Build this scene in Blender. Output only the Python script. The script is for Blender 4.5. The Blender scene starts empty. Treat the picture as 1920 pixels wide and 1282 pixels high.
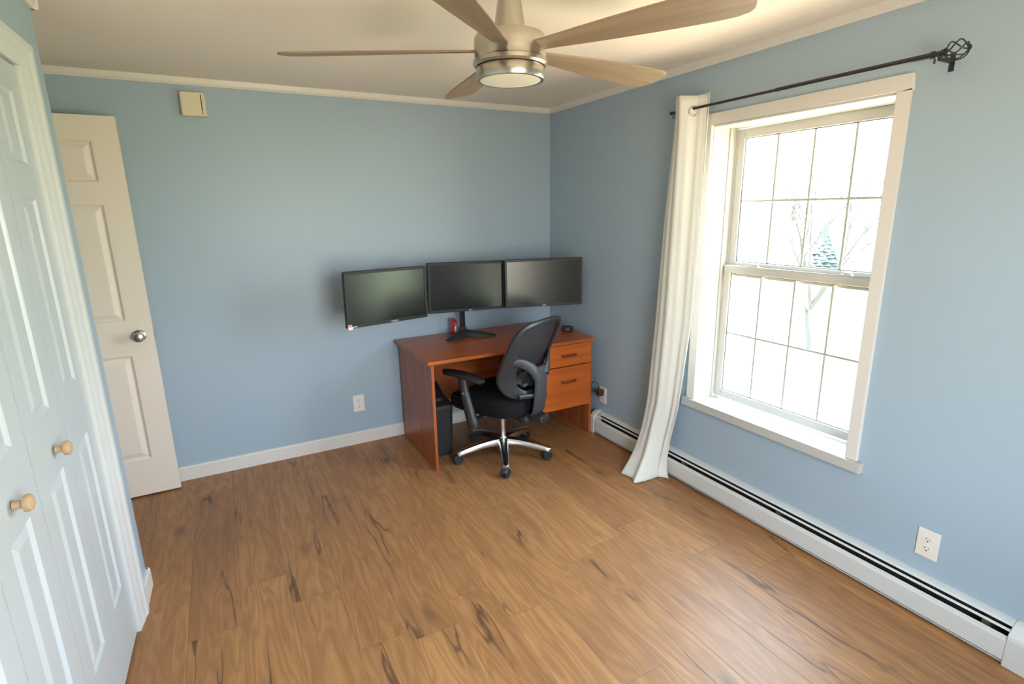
import bpy, bmesh, math, random
from mathutils import Vector, Matrix
PI = math.pi
S = bpy.context.scene
C = S.collection
random.seed(4)

# ------------------------------------------------------------------ camera
FPX, CAM = 1004.66, Vector((-2.2613, -3.5591, 1.5526))
yaw, pit, rol = 0.4933, -0.2404, -0.0172
fw = Vector((math.sin(yaw)*math.cos(pit), math.cos(yaw)*math.cos(pit), math.sin(pit)))
rt = Vector((math.cos(yaw), -math.sin(yaw), 0)); up = rt.cross(fw)
rt2 = rt*math.cos(rol)+up*math.sin(rol); up2 = up*math.cos(rol)-rt*math.sin(rol)
cd = bpy.data.cameras.new('camera'); cam = bpy.data.objects.new('camera', cd); C.objects.link(cam)
cd.sensor_width = 36; cd.lens = FPX/1920*36; cd.clip_start = .02; cd.clip_end = 500
M3 = Matrix((rt2, up2, -fw)).transposed()
cam.matrix_world = Matrix.Translation(CAM) @ M3.to_4x4()
S.camera = cam

# ------------------------------------------------------------------ sky and exposure
S.view_settings.view_transform = 'Standard'; S.view_settings.look = 'None'
S.view_settings.gamma = 1; S.view_settings.use_curve_mapping = False
S.view_settings.exposure = 0.8
SKY = 15.0
w = bpy.data.worlds.new('sky'); S.world = w; w.use_nodes = True
nt = w.node_tree; nt.nodes.clear()
out = nt.nodes.new('ShaderNodeOutputWorld'); bg = nt.nodes.new('ShaderNodeBackground')
tc = nt.nodes.new('ShaderNodeTexCoord'); sp = nt.nodes.new('ShaderNodeSeparateXYZ')
mr = nt.nodes.new('ShaderNodeMapRange'); mr.inputs[1].default_value = -1; mr.inputs[2].default_value = 1
cr = nt.nodes.new('ShaderNodeValToRGB')
e = cr.color_ramp.elements
e[0].position = 0.0; e[0].color = (.58, .49, .34, 1)
e[1].position = .46; e[1].color = (.68, .59, .42, 1)
for p_, c_ in ((.50, (.82, .84, .76, 1)), (.56, (.86, .92, 1.0, 1)), (.72, (.70, .86, 1.0, 1)), (1.0, (.48, .70, 1.0, 1))):
    n_ = e.new(p_); n_.color = c_
L = nt.links.new
L(tc.outputs['Generated'], sp.inputs[0]); L(sp.outputs[2], mr.inputs[0]); L(mr.outputs[0], cr.inputs[0])
L(cr.outputs[0], bg.inputs[0]); bg.inputs[1].default_value = SKY; L(bg.outputs[0], out.inputs[0])

sd = bpy.data.lights.new('sun', 'SUN'); sd.energy = 30; sd.angle = .01; sd.color = (1, .95, .85)
sun = bpy.data.objects.new('sun', sd); C.objects.link(sun)
sun.rotation_euler = Vector((-.45, .5, .75)).to_track_quat('Z', 'Y').to_euler()      # shines from behind the house onto the lawn

def portal(name, loc, rot, sx, sy):
    d = bpy.data.lights.new(name, 'AREA'); d.shape = 'RECTANGLE'; d.size = sx; d.size_y = sy
    d.cycles.is_portal = True
    o = bpy.data.objects.new(name, d); C.objects.link(o); o.location = loc; o.rotation_euler = rot
portal('portal_window', (.19, -1.955, 1.23), (0, PI/2, 0), 1.5, .9)
portal('portal_front', (-1.425, -4.09, 1.23), (PI/2, 0, 0), 1.3, 1.5)
cy = S.cycles
cy.max_bounces = 12; cy.diffuse_bounces = 6; cy.glossy_bounces = 4; cy.transparent_max_bounces = 12
cy.caustics_reflective = False; cy.caustics_refractive = False
cy.use_denoising = True; cy.sample_clamp_indirect = 10

# ------------------------------------------------------------------ helpers
class MB:
    def __init__(s): s.v = []; s.f = []; s.m = []; s.mi = 0
    def add(s, vs, fs):
        b = len(s.v); s.v += [tuple(x) for x in vs]
        for f in fs: s.f.append([b+i for i in f]); s.m.append(s.mi)
        return s
    def box(s, x0, x1, y0, y1, z0, z1, M=None):
        vs = [Vector((x, y, z)) for x in (x0, x1) for y in (y0, y1) for z in (z0, z1)]
        if M is not None: vs = [M @ v for v in vs]
        return s.add(vs, [(0, 1, 3, 2), (4, 6, 7, 5), (0, 4, 5, 1), (2, 3, 7, 6), (0, 2, 6, 4), (1, 5, 7, 3)])
    def loft(s, rings, closed=True, caps=True):
        n = len(rings[0]); vs = [p for r in rings for p in r]; fs = []
        for i in range(len(rings)-1):
            for j in range(n if closed else n-1):
                k = (j+1) % n
                fs.append((i*n+j, i*n+k, (i+1)*n+k, (i+1)*n+j))
        if caps and closed:
            fs.append(tuple(range(n-1, -1, -1))); fs.append(tuple((len(rings)-1)*n+j for j in range(n)))
        return s.add(vs, fs)
    def tube(s, path, r, n=12, caps=True, flat=1.0, up=None):
        path = [Vector(p) for p in path]; rings = []
        rs = r if isinstance(r, (list, tuple)) else [r]*len(path)
        t0 = (path[1]-path[0]).normalized()
        a = Vector(up) if up else (Vector((0, 0, 1)) if abs(t0.z) < .9 else Vector((1, 0, 0)))
        for i, p in enumerate(path):
            t = (path[min(i+1, len(path)-1)]-path[max(i-1, 0)]).normalized()
            b = t.cross(a).normalized()
            a2 = b.cross(t).normalized()
            if not up: a = a2
            rings.append([p+b*math.cos(2*PI*k/n)*rs[i]+a2*math.sin(2*PI*k/n)*rs[i]*flat for k in range(n)])
        return s.loft(rings, True, caps)
    def lathe(s, prof, c=(0, 0, 0), n=32, M=None, caps=True):
        rings = [[Vector((c[0]+r*math.cos(2*PI*k/n), c[1]+r*math.sin(2*PI*k/n), c[2]+z)) for k in range(n)] for r, z in prof]
        if M is not None: rings = [[M @ p for p in r] for r in rings]
        return s.loft(rings, True, caps)
    def prism(s, poly, a0, a1, f):            # poly of (p,q); f(a,p,q)->xyz
        return s.loft([[Vector(f(a0, p, q)) for p, q in poly], [Vector(f(a1, p, q)) for p, q in poly]])
    def torus(s, c, R, r, M=None, n=28, m=10):
        rings = []
        for i in range(n):
            a = 2*PI*i/n
            rings.append([Vector(((R+r*math.cos(2*PI*j/m))*math.cos(a), (R+r*math.cos(2*PI*j/m))*math.sin(a), r*math.sin(2*PI*j/m))) for j in range(m)])
        rings.append(rings[0])
        rings = [[(M @ p if M is not None else p)+Vector(c) for p in q] for q in rings]
        return s.loft(rings, True, False)
    def build(s, name, mat, parent=None, smooth=False, bevel=0, world=True, sub=0, seg=2):
        me = bpy.data.meshes.new(name); me.from_pydata(s.v, [], s.f)
        mats = mat if isinstance(mat, (list, tuple)) else [mat]
        for m_ in mats: me.materials.append(m_)
        for p, i in zip(me.polygons, s.m): p.material_index = i
        bm = bmesh.new(); bm.from_mesh(me)
        bmesh.ops.remove_doubles(bm, verts=bm.verts, dist=1e-6)
        bmesh.ops.recalc_face_normals(bm, faces=bm.faces)
        bm.to_mesh(me); bm.free()
        o = bpy.data.objects.new(name, me); C.objects.link(o)
        if parent is not None:
            o.parent = parent
            if world: o.matrix_parent_inverse = wm(parent).inverted()
        if bevel:
            b = o.modifiers.new('bevel', 'BEVEL'); b.width = bevel; b.segments = seg; b.limit_method = 'ANGLE'; b.angle_limit = math.radians(38)
        if sub:
            b = o.modifiers.new('sub', 'SUBSURF'); b.levels = sub; b.render_levels = sub
        if smooth:
            for p in me.polygons: p.use_smooth = True
            if not sub:
                b = o.modifiers.new('ws', 'WEIGHTED_NORMAL') if bevel else None
                try: me.set_sharp_from_angle(angle=math.radians(40))
                except Exception: pass
        return o
def wm(o):
    m = o.matrix_basis.copy()
    return (wm(o.parent) @ o.matrix_parent_inverse @ m) if o.parent else m
def tag(o, label=None, cat=None, group=None, kind=None):
    if label: o['label'] = label
    if cat: o['category'] = cat
    if group: o['group'] = group
    if kind: o['kind'] = kind
    return o
def thing(name, label, cat, loc=(0, 0, 0), rz=0, group=None, kind=None):
    o = bpy.data.objects.new(name, None); C.objects.link(o); o.empty_display_size = .1
    o.location = loc; o.rotation_euler = (0, 0, rz)
    return tag(o, label, cat, group, kind)
def text_mesh(name, txt, size, M, mat, parent, depth=.0004):
    cu = bpy.data.curves.new('t', 'FONT'); cu.body = txt; cu.size = size; cu.extrude = depth; cu.align_x = 'CENTER'; cu.align_y = 'CENTER'
    to = bpy.data.objects.new('t', cu); C.objects.link(to)
    dg = bpy.context.evaluated_depsgraph_get(); me = bpy.data.meshes.new_from_object(to.evaluated_get(dg))
    bpy.data.objects.remove(to); bpy.data.curves.remove(cu)
    me.transform(M); me.materials.clear(); me.materials.append(mat); me.name = name
    o = bpy.data.objects.new(name, me); C.objects.link(o); o.parent = parent
    o.matrix_parent_inverse = wm(parent).inverted()
    return o

# ------------------------------------------------------------------ materials
def mat(name, col, rough=.5, metal=0, spec=.5, bump=0, bscale=200, var=0, vscale=3, **kw):
    m = bpy.data.materials.new(name); m.use_nodes = True; t = m.node_tree; b = t.nodes['Principled BSDF']
    b.inputs['Base Color'].default_value = (*col, 1); b.inputs['Roughness'].default_value = rough
    b.inputs['Metallic'].default_value = metal; b.inputs['Specular IOR Level'].default_value = spec
    for k, v in kw.items(): b.inputs[k].default_value = v
    if bump or var:
        co = t.nodes.new('ShaderNodeTexCoord')
        if var:
            n = t.nodes.new('ShaderNodeTexNoise'); n.inputs['Scale'].default_value = vscale; n.inputs['Detail'].default_value = 4
            mx = t.nodes.new('ShaderNodeMix'); mx.data_type = 'RGBA'
            mx.inputs[6].default_value = (*[c*(1-var) for c in col], 1); mx.inputs[7].default_value = (*[min(1, c*(1+var)) for c in col], 1)
            t.links.new(co.outputs['Object'], n.inputs['Vector']); t.links.new(n.outputs[0], mx.inputs[0]); t.links.new(mx.outputs[2], b.inputs['Base Color'])
        if bump:
            n = t.nodes.new('ShaderNodeTexNoise'); n.inputs['Scale'].default_value = bscale; n.inputs['Detail'].default_value = 2
            bp = t.nodes.new('ShaderNodeBump'); bp.inputs['Strength'].default_value = bump; bp.inputs['Distance'].default_value = .002
            t.links.new(co.outputs['Object'], n.inputs['Vector']); t.links.new(n.outputs[0], bp.inputs['Height']); t.links.new(bp.outputs[0], b.inputs['Normal'])
    return m
WALL = mat('wall_paint', (.355, .448, .54), .42, spec=.35, bump=.12, bscale=260, var=.02, vscale=1.5)
CEIL = mat('ceiling_paint', (.84, .75, .67), .9, spec=.2, bump=.15, bscale=150)
TRIM = mat('white_trim', (.70, .66, .63), .38, spec=.45, var=.02)
WINT = mat('window_white', (.56, .54, .50), .4)
SILL = mat('sill_paint', (.50, .49, .47), .45)
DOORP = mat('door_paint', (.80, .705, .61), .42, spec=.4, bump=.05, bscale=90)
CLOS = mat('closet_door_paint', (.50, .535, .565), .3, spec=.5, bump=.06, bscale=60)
NICK = mat('brushed_nickel', (.56, .52, .46), .28, metal=1)
CHROME = mat('chrome', (.66, .65, .65), .24, metal=1)
DARKM = mat('dark_metal', (.02, .02, .022), .35, metal=.6)
RODM = mat('rod_black', (.018, .018, .024), .38, spec=.5)
PLAST = mat('black_plastic', (.022, .023, .026), .42, spec=.45, bump=.1, bscale=600)
PLASG = mat('grey_black_plastic', (.034, .036, .042), .48, spec=.5, bump=.15, bscale=500)
PADM = mat('arm_pad', (.016, .017, .02), .36, spec=.5)
FABR = mat('seat_fabric', (.006, .006, .007), .95, spec=.2, bump=.5, bscale=900)
BEZEL = mat('bezel', (.018, .0185, .02), .4, spec=.3)
SCRN = mat('screen', (.008, .0085, .009), .24, spec=.5)
LOGO = mat('logo_silver', (.6, .6, .6), .4, metal=.3)
STICK = mat('sticker_white', (.75, .75, .74), .5)
STICKR = mat('sticker_red', (.7, .25, .27), .5)
RED = mat('red_plastic', (.42, .012, .03), .35)
KNOBW = mat('raw_wood_knob', (.50, .325, .20), .55, var=.15, vscale=60)
OUTL = mat('outlet_plastic', (.80, .74, .68), .35)
SLOT = mat('dark_slot', (.02, .018, .016), .8)
BEIGE = mat('chime_cream', (.72, .64, .46), .45)
BROWNP = mat('brown_plastic', (.06, .022, .018), .35)
HEAT = mat('heater_enamel', (.66, .66, .65), .33, spec=.5, var=.02)
HIN = mat('heater_inside', (.025, .025, .025), .7)
FIN = mat('heater_fins', (.10, .10, .09), .5, metal=.7)
DIFF = mat('lamp_diffuser', (.80, .75, .64), .45, Transmission_Weight=0) if False else mat('lamp_diffuser', (.80, .75, .64), .4)
CHIP = mat('chipped_core', (.75, .50, .33), .8)
HANDLE = mat('handle_wood', (.16, .035, .015), .35)
GRASS = mat('lawn_grass', (.30, .34, .17), .9, var=.25, vscale=.35)
CONIF = mat('conifer_green', (.06, .08, .085), .9, var=.4, vscale=2)
BARK = mat('bark', (.045, .04, .038), .9, var=.3, vscale=5)

# cloth: diffuse with light coming through
CLOTH = bpy.data.materials.new('curtain_cloth'); CLOTH.use_nodes = True
t = CLOTH.node_tree; t.nodes.clear(); o_ = t.nodes.new('ShaderNodeOutputMaterial'); mx = t.nodes.new('ShaderNodeMixShader')
d1 = t.nodes.new('ShaderNodeBsdfPrincipled'); d1.inputs['Base Color'].default_value = (.88, .87, .83, 1); d1.inputs['Roughness'].default_value = .6
d1.inputs['Sheen Weight'].default_value = .2
d2 = t.nodes.new('ShaderNodeBsdfTranslucent'); d2.inputs[0].default_value = (.8, .79, .74, 1)
nz = t.nodes.new('ShaderNodeTexNoise'); nz.inputs['Scale'].default_value = 25; co = t.nodes.new('ShaderNodeTexCoord'); mp = t.nodes.new('ShaderNodeMapping'); mp.inputs['Scale'].default_value = (3, 3, .5)
bp = t.nodes.new('ShaderNodeBump'); bp.inputs['Strength'].default_value = .12; bp.inputs['Distance'].default_value = .004
t.links.new(co.outputs['Object'], mp.inputs[0]); t.links.new(mp.outputs[0], nz.inputs['Vector']); t.links.new(nz.outputs[0], bp.inputs['Height']); t.links.new(bp.outputs[0], d1.inputs['Normal'])
mx.inputs[0].default_value = .25; t.links.new(d1.outputs[0], mx.inputs[1]); t.links.new(d2.outputs[0], mx.inputs[2]); t.links.new(mx.outputs[0], o_.inputs[0])

# mesh fabric of the chair back: a woven net, partly see-through
NET = bpy.data.materials.new('chair_mesh_net'); NET.use_nodes = True
t = NET.node_tree; b = t.nodes['Principled BSDF']; b.inputs['Base Color'].default_value = (.012, .013, .018, 1); b.inputs['Roughness'].default_value = .7
tr = t.nodes.new('ShaderNodeBsdfTransparent'); mx = t.nodes.new('ShaderNodeMixShader'); mx.inputs[0].default_value = .12
t.links.new(b.outputs[0], mx.inputs[1]); t.links.new(tr.outputs[0], mx.inputs[2]); t.links.new(mx.outputs[0], t.nodes['Material Output'].inputs[0])

# window glass: clear pane with a faint reflection
GLASS = bpy.data.materials.new('window_glass'); GLASS.use_nodes = True
t = GLASS.node_tree; t.nodes.clear(); o_ = t.nodes.new('ShaderNodeOutputMaterial'); mx = t.nodes.new('ShaderNodeMixShader')
tr = t.nodes.new('ShaderNodeBsdfTransparent'); gl = t.nodes.new('ShaderNodeBsdfGlossy'); gl.inputs['Roughness'].default_value = .02
tr.inputs[0].default_value = (.97, .98, .97, 1)
lw = t.nodes.new('ShaderNodeLayerWeight'); lw.inputs['Blend'].default_value = .5
pw_ = t.nodes.new('ShaderNodeMath'); pw_.operation = 'POWER'; pw_.inputs[1].default_value = 5
ma = t.nodes.new('ShaderNodeMath'); ma.operation = 'MULTIPLY_ADD'; ma.inputs[1].default_value = .9; ma.inputs[2].default_value = .04
t.links.new(lw.outputs['Facing'], pw_.inputs[0]); t.links.new(pw_.outputs[0], ma.inputs[0]); t.links.new(ma.outputs[0], mx.inputs[0]); t.links.new(tr.outputs[0], mx.inputs[1]); t.links.new(gl.outputs[0], mx.inputs[2]); t.links.new(mx.outputs[0], o_.inputs[0])

def nodes_math(t):
    def m(op, a, b=None, c=None):
        n = t.nodes.new('ShaderNodeMath'); n.operation = op
        for i, x in enumerate((a, b, c)):
            if x is None: continue
            if isinstance(x, (int, float)): n.inputs[i].default_value = x
            else: t.links.new(x, n.inputs[i])
        return n.outputs[0]
    return m

def floor_material():
    mt = bpy.data.materials.new('oak_plank_floor'); mt.use_nodes = True; t = mt.node_tree; b = t.nodes['Principled BSDF']
    m = nodes_math(t); Lk = t.links.new
    co = t.nodes.new('ShaderNodeTexCoord'); s = t.nodes.new('ShaderNodeSeparateXYZ'); Lk(co.outputs['Object'], s.inputs[0])
    PW, PL = .185, 1.22
    xs = m('DIVIDE', m('ADD', s.outputs[0], 2.18+PW*20), PW); ix = m('FLOOR', xs); fx = m('SUBTRACT', xs, ix)
    wn = t.nodes.new('ShaderNodeTexWhiteNoise'); wn.noise_dimensions = '1D'; Lk(ix, wn.inputs['W'])
    ys = m('ADD', m('DIVIDE', m('ADD', s.outputs[1], 10), PL), wn.outputs[0]); iy = m('FLOOR', ys); fy = m('SUBTRACT', ys, iy)
    cv = t.nodes.new('ShaderNodeCombineXYZ'); Lk(ix, cv.inputs[0]); Lk(iy, cv.inputs[1])
    w2 = t.nodes.new('ShaderNodeTexWhiteNoise'); w2.noise_dimensions = '3D'; Lk(cv.outputs[0], w2.inputs['Vector'])
    sr = t.nodes.new('ShaderNodeSeparateColor'); Lk(w2.outputs['Color'], sr.inputs[0])
    r1, r2, r3 = sr.outputs[0], sr.outputs[1], sr.outputs[2]
    px = m('ADD', s.outputs[0], m('MULTIPLY', r1, 37.0)); py = m('ADD', s.outputs[1], m('MULTIPLY', r2, 53.0))
    def vec(ax, ay, off=0.0, az=None):
        c = t.nodes.new('ShaderNodeCombineXYZ'); Lk(m('MULTIPLY', px, ax), c.inputs[0]); Lk(m('MULTIPLY', py, ay), c.inputs[1])
        c.inputs[2].default_value = off
        return c.outputs[0]
    def noise(v, sc=1, det=2, rough=.5, dist=0):
        n = t.nodes.new('ShaderNodeTexNoise'); n.inputs['Scale'].default_value = sc; n.inputs['Detail'].default_value = det
        n.inputs['Roughness'].default_value = rough; n.inputs['Distortion'].default_value = dist; Lk(v, n.inputs['Vector']); return n.outputs[0]
    def ramp(x, *els):
        r = t.nodes.new('ShaderNodeValToRGB'); Lk(x, r.inputs[0]); E = r.color_ramp.elements
        E[0].position = els[0][0]; E[0].color = (*([els[0][1]]*3 if isinstance(els[0][1], (int, float)) else els[0][1]), 1)
        E[1].position = els[1][0]; E[1].color = (*([els[1][1]]*3 if isinstance(els[1][1], (int, float)) else els[1][1]), 1)
        for p_, c_ in els[2:]:
            q = E.new(p_); q.color = (*([c_]*3 if isinstance(c_, (int, float)) else c_), 1)
        return r.outputs[0]
    # cathedral rings: distance field that is stretched along the plank and warped
    warp = noise(vec(5.0, .75, 1.7), 1, 3, .55)
    rings = m('SINE', m('MULTIPLY', m('ADD', warp, m('MULTIPLY', noise(vec(18, 2.2, 5.), 1, 2), .12)), 95.0))
    rings01 = m('ADD', m('MULTIPLY', rings, .5), .5)
    fine = noise(vec(230, 7.0, 3.1), 1, 3, .6)
    mid = noise(vec(38, 1.6, 9.3), 1, 3, .6)
    blotch = noise(vec(6.0, 1.3, 4.4), 1, 3, .6)
    # long meandering cracks
    cn = noise(vec(6.0, .62, 12.1), 1, 4, .5)
    crack = ramp(m('ABSOLUTE', m('SUBTRACT', cn, .5)), (0.0, 1.0), (.0105, 0.0), (.0045, .85))
    cmask = ramp(noise(vec(5.0, 1.0, 21.), 1, 1), (.50, 0.0), (.60, 1.0))
    crack = m('MULTIPLY', crack, cmask)
    cn2 = noise(vec(6.0, .62, 12.1), 1, 4, .5)
    halo = m('MULTIPLY', ramp(m('ABSOLUTE', m('SUBTRACT', cn2, .5)), (0.0, 1.0), (.075, 0.0)), cmask)
    # knots
    vo = t.nodes.new('ShaderNodeTexVoronoi'); vo.inputs['Scale'].default_value = 1; Lk(vec(5.2, 1.7, 0), vo.inputs['Vector'])
    vs = t.nodes.new('ShaderNodeSeparateColor'); Lk(vo.outputs['Color'], vs.inputs[0])
    kd = m('ADD', vo.outputs['Distance'], m('MULTIPLY', m('SUBTRACT', noise(vec(40, 9, 2.), 1, 3), .5), .22))
    knot = m('MULTIPLY', ramp(kd, (.02, 1.0), (.17, 0.0)), m('GREATER_THAN', vs.outputs[0], .45))
    # colour
    base = ramp(mid, (.30, (.315, .132, .045)), (.70, (.54, .262, .100)))
    def mix(fac, a, bcol, mode='MIX'):
        n = t.nodes.new('ShaderNodeMix'); n.data_type = 'RGBA'; n.blend_type = mode
        if isinstance(fac, (int, float)): n.inputs[0].default_value = fac
        else: Lk(fac, n.inputs[0])
        for i, x in ((6, a), (7, bcol)):
            if isinstance(x, tuple): n.inputs[i].default_value = (*x, 1)
            else: Lk(x, n.inputs[i])
        return n.outputs[2]
    c = mix(m('MULTIPLY', r3, .50), base, (.30, .135, .055))
    c = mix(m('MULTIPLY', r1, .35), c, (.58, .30, .115))
    c = mix(m('MULTIPLY', ramp(blotch, (.48, 0.0), (.75, 1.0)), .50), c, (.23, .11, .055))
    c = mix(m('MULTIPLY', m('SUBTRACT', 1.0, fine), .38), c, (.21, .092, .036))
    c = mix(m('MULTIPLY', m('SUBTRACT', 1.0, rings01), .42), c, (.21, .090, .036))
    c = mix(m('MULTIPLY', halo, .20), c, (.15, .070, .036))
    c = mix(m('MULTIPLY', knot, .62), c, (.075, .042, .028))
    c = mix(m('MULTIPLY', crack, .68), c, (.045, .026, .018))
    # seams
    dx = m('MULTIPLY', m('MINIMUM', fx, m('SUBTRACT', 1.0, fx)), PW); dy = m('MULTIPLY', m('MINIMUM', fy, m('SUBTRACT', 1.0, fy)), PL)
    seam = m('MINIMUM', dx, dy); seamd = ramp(seam, (0.0, 1.0), (.0014, 0.0))
    c = mix(m('MULTIPLY', seamd, .25), c, (.09, .05, .03))
    Lk(c, b.inputs['Base Color'])
    Lk(m('ADD', .36, m('MULTIPLY', fine, .14)), b.inputs['Roughness']); b.inputs['Specular IOR Level'].default_value = .45
    h = m('ADD', m('MULTIPLY', fine, .5), m('MULTIPLY', rings01, .5)); h = m('SUBTRACT', h, m('MULTIPLY', crack, 1.5)); h = m('SUBTRACT', h, m('MULTIPLY', seamd, 1.2))
    bp = t.nodes.new('ShaderNodeBump'); bp.inputs['Strength'].default_value = .35; bp.inputs['Distance'].default_value = .0012
    Lk(h, bp.inputs['Height']); Lk(bp.outputs[0], b.inputs['Normal'])
    return mt
FLOOR = floor_material()

def wood_material(name, ax, c1, c2, rough=.33):
    mt = bpy.data.materials.new(name); mt.use_nodes = True; t = mt.node_tree; b = t.nodes['Principled BSDF']
    co = t.nodes.new('ShaderNodeTexCoord'); mp = t.nodes.new('ShaderNodeMapping')
    sc = [26, 26, 26]; sc[ax] = 1.6; mp.inputs['Scale'].default_value = sc
    n = t.nodes.new('ShaderNodeTexNoise'); n.inputs['Scale'].default_value = 1; n.inputs['Detail'].default_value = 5; n.inputs['Distortion'].default_value = .6
    r = t.nodes.new('ShaderNodeValToRGB'); r.color_ramp.elements[0].position = .33; r.color_ramp.elements[0].color = (*c1, 1)
    r.color_ramp.elements[1].position = .66; r.color_ramp.elements[1].color = (*c2, 1)
    t.links.new(co.outputs['Object'], mp.inputs[0]); t.links.new(mp.outputs[0], n.inputs['Vector']); t.links.new(n.outputs[0], r.inputs[0]); t.links.new(r.outputs[0], b.inputs['Base Color'])
    b.inputs['Roughness'].default_value = rough; b.inputs['Specular IOR Level'].default_value = .5
    return mt
CHX = wood_material('cherry_laminate_top', 0, (.30, .066, .012), (.45, .112, .022))
CHZ = wood_material('cherry_laminate_panel', 2, (.26, .060, .016), (.40, .105, .028))
CHD = wood_material('cherry_laminate_drawer', 0, (.38, .080, .010), (.52, .118, .015), .38)
BLADE = wood_material('fan_blade_wood', 0, (.23, .155, .10), (.32, .225, .15), .5)

# ------------------------------------------------------------------ room shell
ZC, ZM = 2.268, 2.2317
XL, YF = -3.45, -3.90
W_, YC, CA = 2.7094, -1.044, -0.026
cc = Vector((-W_, YC, 0)); cdir = Vector((math.sin(CA), -math.cos(CA), 0)); cn = Vector((math.cos(CA), math.sin(CA), 0))
def cl(s, n, z): return cc+cdir*s+cn*n+Vector((0, 0, z))       # closet wall frame: s toward the camera, n into the room
CM = Matrix((cdir, cn, Vector((0, 0, 1)))).transposed().to_4x4(); CM.translation = cc
def struct(mb, name, m_, **k): return tag(mb.build(name, m_, **k), kind='structure')
struct(MB().box(XL-.15, .2, YF-.2, .15, -.1, 0), 'floor', FLOOR)
struct(MB().box(XL-.15, .2, YF-.2, .15, ZC, ZC+.1), 'ceiling', CEIL)
struct(MB().box(XL-.15, .2, 0, .15, 0, ZC), 'wall_back', WALL)
WU0, WU1, WZ0, WZ1 = 1.530, 2.380, .500, 1.948
struct(MB().box(0, .2, -WU0, 0, 0, ZC).box(0, .2, YF-.2, -WU1, 0, ZC).box(0, .2, -WU1, -WU0, 0, WZ0).box(0, .2, -WU1, -WU0, WZ1, ZC), 'wall_right', WALL)
FX0, FX1 = -2.05, -.80
struct(MB().box(XL-.15, FX0, YF-.2, YF, 0, ZC).box(FX1, 0, YF-.2, YF, 0, ZC).box(FX0, FX1, YF-.2, YF, 0, WZ0).box(FX0, FX1, YF-.2, YF, WZ1, ZC), 'wall_front', WALL)
struct(MB().box(XL-.15, XL, YF, 0, 0, ZC), 'wall_left', WALL)
OP0, OP1, OPZ = .285, 1.465, 1.998          # closet opening along s
mb = MB().box(0, OP0, -.11, 0, 0, ZC, CM).box(OP1, 2.95, -.11, 0, 0, ZC, CM).box(OP0, OP1, -.11, 0, OPZ, ZC, CM)
mb.prism([(XL, YC-.10), (-W_-.109, YC-.10), (-W_-.109, YC-.003), (-W_, YC), (XL, YC)], 0, ZC, lambda a, p, q: (p, q, a))
struct(mb, 'wall_closet', WALL)

# crown strip
CR = [(0, ZM), (.010, ZM), (.018, ZM+.012), (.022, ZC), (0, ZC)]
mb = MB()
mb.prism(CR, XL, 0, lambda a, p, q: (a, -p, q)); struct(mb, 'trim_1', TRIM)
mb = MB(); mb.prism(CR, YF, 0, lambda a, p, q: (-p, a, q)); struct(mb, 'trim_2', TRIM)
mb = MB(); mb.prism(CR, -.022, 2.9, lambda a, p, q: cl(a, p, q)); mb.prism(CR, XL, -W_+.022, lambda a, p, q: (a, YC+p, q)); struct(mb, 'trim_3', TRIM)
# baseboards
BB = [(0, 0), (.014, 0), (.014, .078), (.008, .0875), (0, .0875)]
struct(MB().prism(BB, XL, -.02, lambda a, p, q: (a, -p, q)), 'baseboard_back', TRIM)
mb = MB(); mb.prism(BB, -.014, .168, lambda a, p, q: cl(a, p, q)); mb.prism(BB, XL, -W_+.014, lambda a, p, q: (a, YC+p, q)); struct(mb, 'baseboard_left', TRIM)
struct(MB().prism(BB, XL, -.0, lambda a, p, q: (a, YF+p, q)), 'baseboard_front', TRIM)
# closet casing
CS = lambda w0, w1: None
mb = MB()
prof = [(0, 0), (0, .019), (.03, .020), (.05, .015), (.075, .013), (.10, .009), (.127, .007), (.128, -.034), (.1265, -.034), (.1262, 0)]     # from outer edge inward, thickness
SO, SI = .158, .285
hs = .083/.127
mb.loft([[cl(SO+p, q, 0) for p, q in prof], [cl(SO+p, q, 2.079-p*hs) for p, q in prof]])
mb.loft([[cl(SO+p, q, 2.079-p*hs) for p, q in prof], [cl(1.592-p, q, 2.079-p*hs) for p, q in prof]])
mb.loft([[cl(1.592-p, q, 2.079-p*hs) for p, q in prof], [cl(1.592-p, q, 0) for p, q in prof]])
struct(mb, 'trim_4', mat('closet_casing_paint', (.66, .67, .67), .38))

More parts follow.
